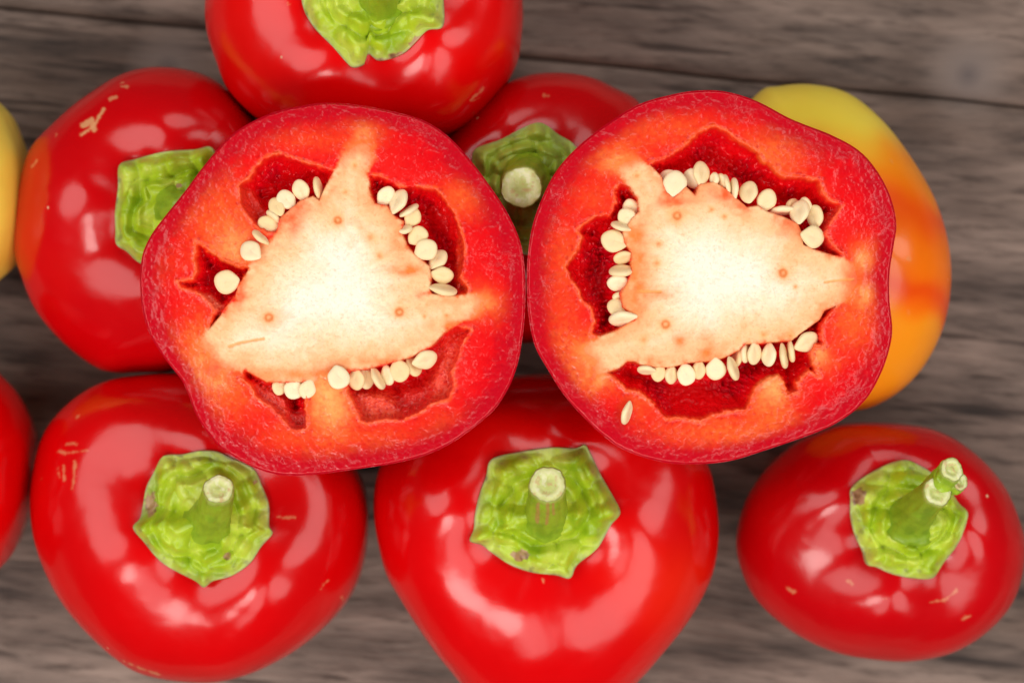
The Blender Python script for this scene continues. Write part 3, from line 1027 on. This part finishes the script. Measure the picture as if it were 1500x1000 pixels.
        low -= 1.5 * float(sstep(-12, 2, sc0))
        wx, wy = W(x, y, ZC)
        mw = Matrix.Translation((wx, wy, ZC - 0.0012 - low * 0.001)) @ rot @ sc
        o.parent = root
        o.matrix_parent_inverse = root.matrix_world.inverted()
        o.matrix_world = mw
    return root


def make_seed(k):
    """flat kidney-shaped disc, unit size, pointed at +X"""
    n, m = 20, 36
    th = np.linspace(0.001, math.pi - 0.001, n)
    ph = np.linspace(0, 2 * math.pi, m, endpoint=False)
    T, P = np.meshgrid(th, ph, indexing='ij')
    r = np.sin(T)
    ex = 0.62
    x = 0.5 * np.cos(P) * r; y = 0.5 * np.sin(P) * r
    z = 0.5 * np.sign(np.cos(T)) * np.abs(np.cos(T)) ** 0.8
    # flat faces with a raised margin
    z = z * (1 - 0.36 * np.exp(-(r / 0.5) ** 2))
    beak = np.exp(-(np.angle(np.exp(1j * (P - 0.25 * (k - 1)))) / 0.42) ** 2)
    x = x * (1 + 0.16 * beak * r); y = y * (1 - 0.10 * (x > 0.1) * (x - 0.1) * 4)
    y = y + 0.05 * (k - 1) * x + 0.06 * x * x * (k - 1)
    z = z * (1 - 0.35 * beak * r) + 0.05 * (k - 1) * (x * 2) ** 2
    x = x + 0.02 * np.cos(3 * P + k)
    return_mesh = np.stack([x, y, z], -1).reshape(-1, 3)
    o = mesh('seed_shape', return_mesh, grid_faces(n, m), M_SEED)
    me = o.data
    bpy.data.objects.remove(o)
    return me


SEED_MESHES = [make_seed(k) for k in (0, 1, 2)]

L_OUT = [(480, 150), (440, 155), (390, 168), (340, 196), (300, 240), (270, 280), (238, 320), (220, 345), (208, 372), (204, 404),
         (205, 434), (210, 464), (220, 492), (237, 520), (252, 540), (266, 558), (276, 580), (286, 606), (302, 632), (326, 658),
         (370, 684), (412, 696), (460, 695), (516, 688), (580, 678), (630, 664), (672, 642), (720, 604), (744, 570), (758, 534),
         (765, 497), (769, 455), (769, 400), (763, 357), (748, 320), (726, 284), (692, 238), (656, 199), (620, 176), (580, 164),
         (530, 154)]
L_CORE = [(518, 212), (530, 205), (545, 212), (542, 236), (537, 260), (540, 276), (548, 298), (566, 302), (576, 316), (590, 324),
          (588, 342), (596, 360), (608, 374), (628, 390), (631, 404), (629, 424), (620, 430), (632, 431), (660, 435), (690, 433),
          (712, 439), (700, 452), (688, 464), (670, 474), (650, 486), (632, 506), (620, 512), (600, 522), (570, 530), (540, 538),
          (506, 540), (480, 538), (464, 548), (458, 558), (420, 558), (390, 558), (376, 550), (358, 540), (330, 542), (312, 552),
          (304, 540), (306, 520), (288, 508), (300, 488), (312, 474), (336, 452), (348, 438), (350, 420), (364, 400), (370, 386),
          (384, 360), (400, 352), (408, 338), (410, 320), (424, 308), (440, 294), (458, 288), (468, 294), (474, 280), (486, 260),
          (500, 238)]
L_CAVS = [
    [(489, 250), (460, 241), (430, 233), (408, 224), (390, 230), (373, 246), (366, 260), (350, 271), (352, 296), (364, 318),
     (378, 334), (392, 342), (405, 340), (410, 320), (424, 308), (440, 294), (458, 288), (468, 294), (474, 280)],
    [(287, 352), (297, 358), (306, 368), (328, 380), (350, 389), (366, 391), (360, 402), (349, 418), (345, 434), (331, 449),
     (322, 464), (303, 486), (316, 454), (303, 439), (287, 427), (266, 421), (259, 412), (283, 408), (288, 396), (285, 380)],
    [(541, 256), (558, 258), (584, 272), (612, 273), (638, 277), (652, 292), (666, 312), (675, 336), (680, 360), (680, 385),
     (675, 405), (686, 420), (684, 431), (660, 434), (632, 430), (629, 424), (631, 404), (628, 390), (608, 374), (596, 360),
     (588, 342), (590, 324), (576, 316), (566, 302), (548, 298), (540, 276)],
    [(358, 541), (376, 551), (390, 559), (420, 559), (452, 559), (447, 588), (450, 612), (449, 628), (430, 630), (420, 620),
     (412, 610), (398, 596), (384, 588), (374, 580), (368, 565), (352, 552)],
    [(504, 544), (540, 539), (570, 531), (600, 523), (620, 513), (632, 507), (650, 487), (670, 477), (690, 482), (675, 506),
     (672, 524), (662, 544), (665, 566), (658, 584), (632, 592), (616, 603), (588, 615), (566, 614), (538, 619), (528, 616),
     (519, 594), (507, 573)],
]
L_RIBS = [
    ([(350, 272), (366, 278), (380, 298), (394, 318), (392, 336), (378, 332), (362, 316), (352, 296)], -26, 5, (232, 54, 34), 0.9, 0),
    ([(516, 574), (560, 570), (580, 586), (586, 618), (530, 622), (522, 600)], -22, 12, (240, 84, 54), 0.8, 1),
    ([(650, 500), (690, 480), (678, 510), (668, 545), (668, 580), (632, 594), (625, 560), (640, 525)], -22, 14, (240, 76, 50), 0.8, 1),
    ([(585, 570), (625, 566), (632, 594), (600, 612), (585, 612)], -36, 14, (230, 60, 46), 0.7, 1),
    ([(372, 562), (404, 572), (418, 584), (424, 606), (416, 622), (400, 606), (380, 592)], -14, 8, (236, 70, 48), 0.8, 1),
    ([(424, 604), (452, 606), (452, 636), (420, 628)], -22, 8, (226, 66, 54), 0.8, 1),
    ([(290, 428), (306, 432), (326, 446), (318, 462), (300, 446)], -12, 4, (240, 104, 74), 0.8, 1),
    ([(640, 284), (656, 296), (676, 330), (660, 345), (630, 310)], -42, 10, (226, 18, 14), 0.6, 0),
    ([(672, 335), (684, 360), (682, 400), (688, 428), (668, 428), (666, 380)], -24, 5, (232, 70, 34), 0.7, 1),
]
L_OR = [(325, 335, 48, 62, 0.85), (360, 380, 40, 22, 0.8), (482, 590, 34, 60, 1.25), (535, 190, 30, 26, 0.6), (292, 505, 34, 40, 0.95),
        (330, 575, 44, 36, 0.75), (672, 292, 34, 26, 0.7), (700, 445, 36, 24, 0.8), (455, 205, 60, 18, 0.35), (545, 640, 60, 20, 0.4),
        (650, 620, 40, 26, 0.25), (240, 395, 20, 30, 0.15), (420, 640, 40, 22, 0.4)]
L_DOTS = [(495, 323, 7), (394, 465, 7.5), (585, 457, 7.5), (622, 463, 2.5), (654, 462, 2.2), (556, 374, 4), (543, 347, 5), (520, 242, 3), (506, 281, 3)]
L_STREAK = [([(336, 507), (355, 501), (386, 496)], 1.5)]
L_PATCH = [(595, 396, 26, 9, 0.9, 0), (585, 350, 14, 24, 0.6, 0), (425, 322, 16, 24, 0.8, 1), (352, 420, 8, 24, 0.95, 1), (345, 436, 14, 8, 0.6, 1),
           (548, 528, 60, 8, 0.6, 0), (430, 548, 60, 10, 0.7, 0), (665, 478, 28, 8, 0.9, 0), (440, 305, 16, 12, 0.7, 1), (405, 470, 30, 26, 0.12, 0)]
L_SEEDS = [(465, 274, 31, 13, 0, -80), (440, 278, 32, 25), (418, 292, 31, 27), (405, 302, 29, 24, -0.4), (400, 318, 28, 13, 0.3, -42), (391, 329, 31, 27),
           (382, 347, 28, 15, 0, -38), (368, 368, 33, 31, -0.6), (331, 413, 38, 36, -0.4, 0),
           (565, 287, 31, 24, 0, -120), (583, 294, 37, 24, -0.5, -112), (599, 308, 32, 13, 0, -145), (604, 319, 29, 23, 0, -115), (593, 336, 22, 13, 0.2, 200),
           (612, 345, 31, 28, -0.3), (624, 366, 34, 33, -1.0), (641, 379, 32, 27, 0.6, -125), (634, 388, 26, 20, 2.5),
           (648, 403, 32, 23, 0, 180), (650, 424, 39, 21, -0.2, 172),
           (430, 570, 30, 30, -0.3), (450, 570, 28, 26, 0.3), (408, 566, 26, 20, 0.8), (497, 553, 34, 33, -0.8), (521, 556, 31, 27, 0.2), (535, 554, 32, 22, 1.2), (553, 555, 35, 12, 0, 118),
           (567, 550, 29, 18, 0.3, 110), (585, 543, 33, 31, -0.5), (605, 537, 31, 22, 0.9), (623, 527, 36, 28, -0.3, 205)]

R_OUT = [(1065, 134), (1025, 132), (985, 138), (935, 153), (885, 184), (845, 216), (815, 250), (795, 288), (780, 330), (773, 376),
         (772, 415), (774, 460), (783, 505), (800, 537), (826, 578), (855, 611), (885, 639), (915, 659), (963, 675), (1005, 680),
         (1065, 676), (1126, 658), (1200, 632), (1240, 611), (1270, 584), (1290, 550), (1303, 514), (1308, 482), (1304, 440),
         (1304, 400), (1310, 360), (1314, 328), (1306, 290), (1287, 252), (1260, 221), (1220, 198), (1160, 174), (1110, 148)]
R_CORE = [(903, 242), (931, 235), (955, 246), (969, 260), (976, 281), (987, 289), (1005, 274), (1018, 286), (1025, 270), (1045, 267),
          (1062, 276), (1080, 292), (1094, 304), (1110, 302), (1124, 310), (1150, 319), (1168, 328), (1174, 340), (1177, 358),
          (1192, 366), (1220, 374), (1240, 380), (1253, 390), (1258, 410), (1252, 432), (1226, 444), (1208, 454), (1200, 468),
          (1188, 476), (1160, 498), (1116, 502), (1090, 504), (1083, 512), (1060, 524), (1040, 528), (1013, 530), (981, 537),
          (961, 537), (941, 534), (931, 529), (919, 529), (907, 538), (886, 543), (866, 556), (874, 528), (848, 512), (880, 494),
          (905, 484), (933, 466), (913, 450), (909, 430), (919, 416), (925, 398), (925, 370), (915, 354), (913, 340), (925, 322),
          (937, 310), (935, 290), (921, 272), (911, 258)]
R_CAVS = [
    [(951, 240), (975, 232), (1001, 214), (1025, 192), (1045, 184), (1063, 191), (1078, 204), (1094, 212), (1110, 222), (1117, 236),
     (1128, 238), (1137, 250), (1150, 259), (1176, 260), (1200, 264), (1205, 282), (1215, 294), (1233, 300), (1224, 316),
     (1214, 330), (1209, 342), (1220, 360), (1238, 377), (1220, 374), (1192, 366), (1177, 358), (1174, 340), (1168, 328),
     (1150, 319), (1124, 310), (1110, 302), (1094, 304), (1080, 292), (1062, 276), (1045, 267), (1025, 270), (1018, 286), (1005, 274),
     (987, 289), (976, 281), (969, 260)],
    [(909, 268), (900, 278), (902, 296), (893, 314), (873, 317), (856, 327), (846, 337), (852, 348), (843, 370), (828, 390),
     (835, 406), (845, 422), (853, 440), (865, 450), (871, 470), (865, 490), (880, 493), (905, 484), (933, 466), (913, 450),
     (909, 430), (919, 416), (925, 398), (925, 370), (915, 354), (913, 340), (925, 322), (937, 310), (935, 290), (921, 272)],
    [(907, 538), (888, 545), (902, 555), (917, 571), (935, 573), (951, 586), (965, 600), (976, 613), (995, 611), (1025, 616),
     (1045, 607), (1065, 603), (1094, 598), (1100, 582), (1108, 566), (1124, 554), (1140, 550), (1147, 558), (1153, 578), (1170, 574),
     (1168, 560), (1184, 543), (1200, 552), (1192, 534), (1188, 516), (1196, 506), (1208, 506), (1204, 490), (1204, 474),
     (1216, 458), (1229, 445), (1208, 454), (1200, 468), (1188, 476), (1160, 498), (1116, 502), (1090, 504), (1083, 512),
     (1060, 524), (1040, 528), (1013, 530), (981, 537), (961, 537), (941, 534), (931, 529), (919, 529)],
]
R_RIBS = [
    ([(1206, 318), (1232, 300), (1225, 330), (1222, 360), (1238, 376), (1214, 366), (1204, 345)], -22, 5, (232, 60, 44), 0.8, 1),
    ([(1192, 560), (1170, 575), (1160, 600), (1150, 580), (1180, 545)], -16, 5, (240, 70, 40), 0.7, 1),
    ([(1205, 456), (1228, 446), (1214, 476), (1212, 505), (1200, 510)], -20, 5, (228, 44, 30), 0.7, 0),
]
R_OR = [(1120, 235, 50, 38, 0.9), (905, 232, 40, 26, 0.85), (830, 375, 30, 50, 0.5), (825, 455, 24, 40, 0.35), (858, 512, 44, 30, 0.95),
        (868, 556, 34, 26, 0.85), (1130, 590, 34, 46, 0.95), (1060, 632, 90, 22, 0.75), (1250, 470, 32, 40, 0.75), (1264, 372, 24, 22, 0.8),
        (1266, 436, 24, 20, 0.85), (980, 190, 70, 24, 0.5), (870, 290, 34, 26, 0.35), (935, 590, 26, 22, 0.5), (1204, 525, 22, 22, 0.7),
        (1190, 280, 20, 16, 0.3)]
R_DOTS = [(992, 316, 7.5), (1147, 400, 7.5), (975, 475, 7.5), (1165, 420, 2.6), (965, 357, 4), (962, 385, 4), (1042, 307, 3), (943, 497, 4),
          (1061, 317, 3), (1158, 491, 3), (1118, 490, 3), (933, 257, 3)]
R_STREAK = [([(1208, 413), (1225, 411), (1250, 409)], 1.3), ([(935, 426), (950, 427), (968, 427)], 1.5)]
R_PATCH = [(930, 345, 16, 20, 0.85, 0), (935, 395, 16, 50, 0.75, 0), (928, 440, 18, 24, 0.7, 0), (1160, 330, 22, 14, 0.95, 1), (985, 296, 22, 8, 0.8, 1),
           (1060, 284, 22, 12, 0.8, 1), (1088, 300, 14, 10, 0.8, 1), (1110, 518, 20, 8, 0.3, 0), (1035, 508, 12, 22, 0.8, 0), (998, 500, 14, 12, 0.7, 0), (1160, 490, 18, 10, 0.6, 0),
           (960, 430, 30, 10, 0.6, 0), (980, 530, 60, 10, 0.4, 0), (975, 275, 10, 16, 0.7, 1)]
R_SEEDS = [(989, 268, 37, 36, -0.8, -95), (980, 262, 32, 30, 1.2), (1015, 260, 30, 22, 1.2), (1028, 253, 35, 24, -0.3, -85), (1047, 262, 20, 11, 0.4, -90),
           (1058, 264, 22, 10, 0.2, -70), (1066, 268, 27, 12, 0, -75), (1076, 276, 32, 14, 0, -88), (1097, 281, 34, 27, -0.4, -95),
           (1124, 293, 34, 30, 0, -110), (1147, 308, 35, 18, 1.5, 10), (1172, 310, 37, 25, 0, -100), (1164, 301, 26, 20, 2.5), (1182, 301, 27, 15, 1.0, -75),
           (1195, 316, 34, 22, 0.2, -88), (1191, 347, 35, 34, -1.2, 180),
           (925, 304, 28, 25, 0.8, -60), (919, 318, 30, 25, 0, -30), (910, 331, 30, 11, -0.4, -15), (899, 353, 38, 34, -0.8, -10), (913, 377, 29, 21, 0),
           (911, 396, 37, 21, -0.2, 8), (906, 414, 33, 21, 0.2, 5), (906, 434, 18, 12, 1.5), (904, 450, 29, 27, 0.2, -20), (912, 467, 40, 20, -0.3, 12),
           (947, 542, 27, 9, 0.2, -5), (965, 546, 26, 22, 0), (984, 549, 27, 22, 0.1), (1006, 549, 32, 27, -0.2), (1024, 542, 27, 22, 0),
           (1049, 541, 32, 31, -0.5), (1074, 540, 36, 19, -0.6, 110), (1082, 522, 30, 18, 1.4, 80), (1093, 517, 29, 11, 0.2, 88), (1106, 518, 33, 20, 0, 92),
           (1127, 520, 33, 23, 0, 92), (1149, 522, 35, 17, -0.2, 100), (1160, 515, 32, 11, 0.3, 98), (1183, 501, 37, 25, -0.3, 215),
           (918, 605, 33, 18, -0.3, 78)]

cut_half('pepper_half', 'left half of the sliced pepper, cut face up, three-armed cream core', L_OUT, L_CORE, L_CAVS, L_RIBS, L_OR, L_DOTS,
         L_STREAK, L_PATCH, L_SEEDS, (487, 423), 0.027, 3,
         [(480, 572, 20, 30, 0.95), (490, 605, 20, 24, 0.5), (345, 362, 26, 24, 0.55), (300, 520, 16, 24, 0.5), (532, 200, 14, 12, 0.5), (705, 442, 18, 12, 0.5), (316, 555, 20, 14, 0.6)])
cut_half('pepper_half', 'right half of the sliced pepper, cut face up, one seed stuck in its flesh', R_OUT, R_CORE, R_CAVS, R_RIBS,
         R_OR, R_DOTS, R_STREAK, R_PATCH, R_SEEDS, (1042, 405), 0.027, 6,
         [(1133, 568, 16, 22, 0.8), (874, 530, 24, 20, 0.6), (860, 514, 16, 10, 0.5), (908, 240, 18, 14, 0.6), (1262, 384, 12, 16, 0.6), (1264, 430, 12, 16, 0.6), (1200, 520, 12, 14, 0.6), (876, 554, 14, 12, 0.5)])
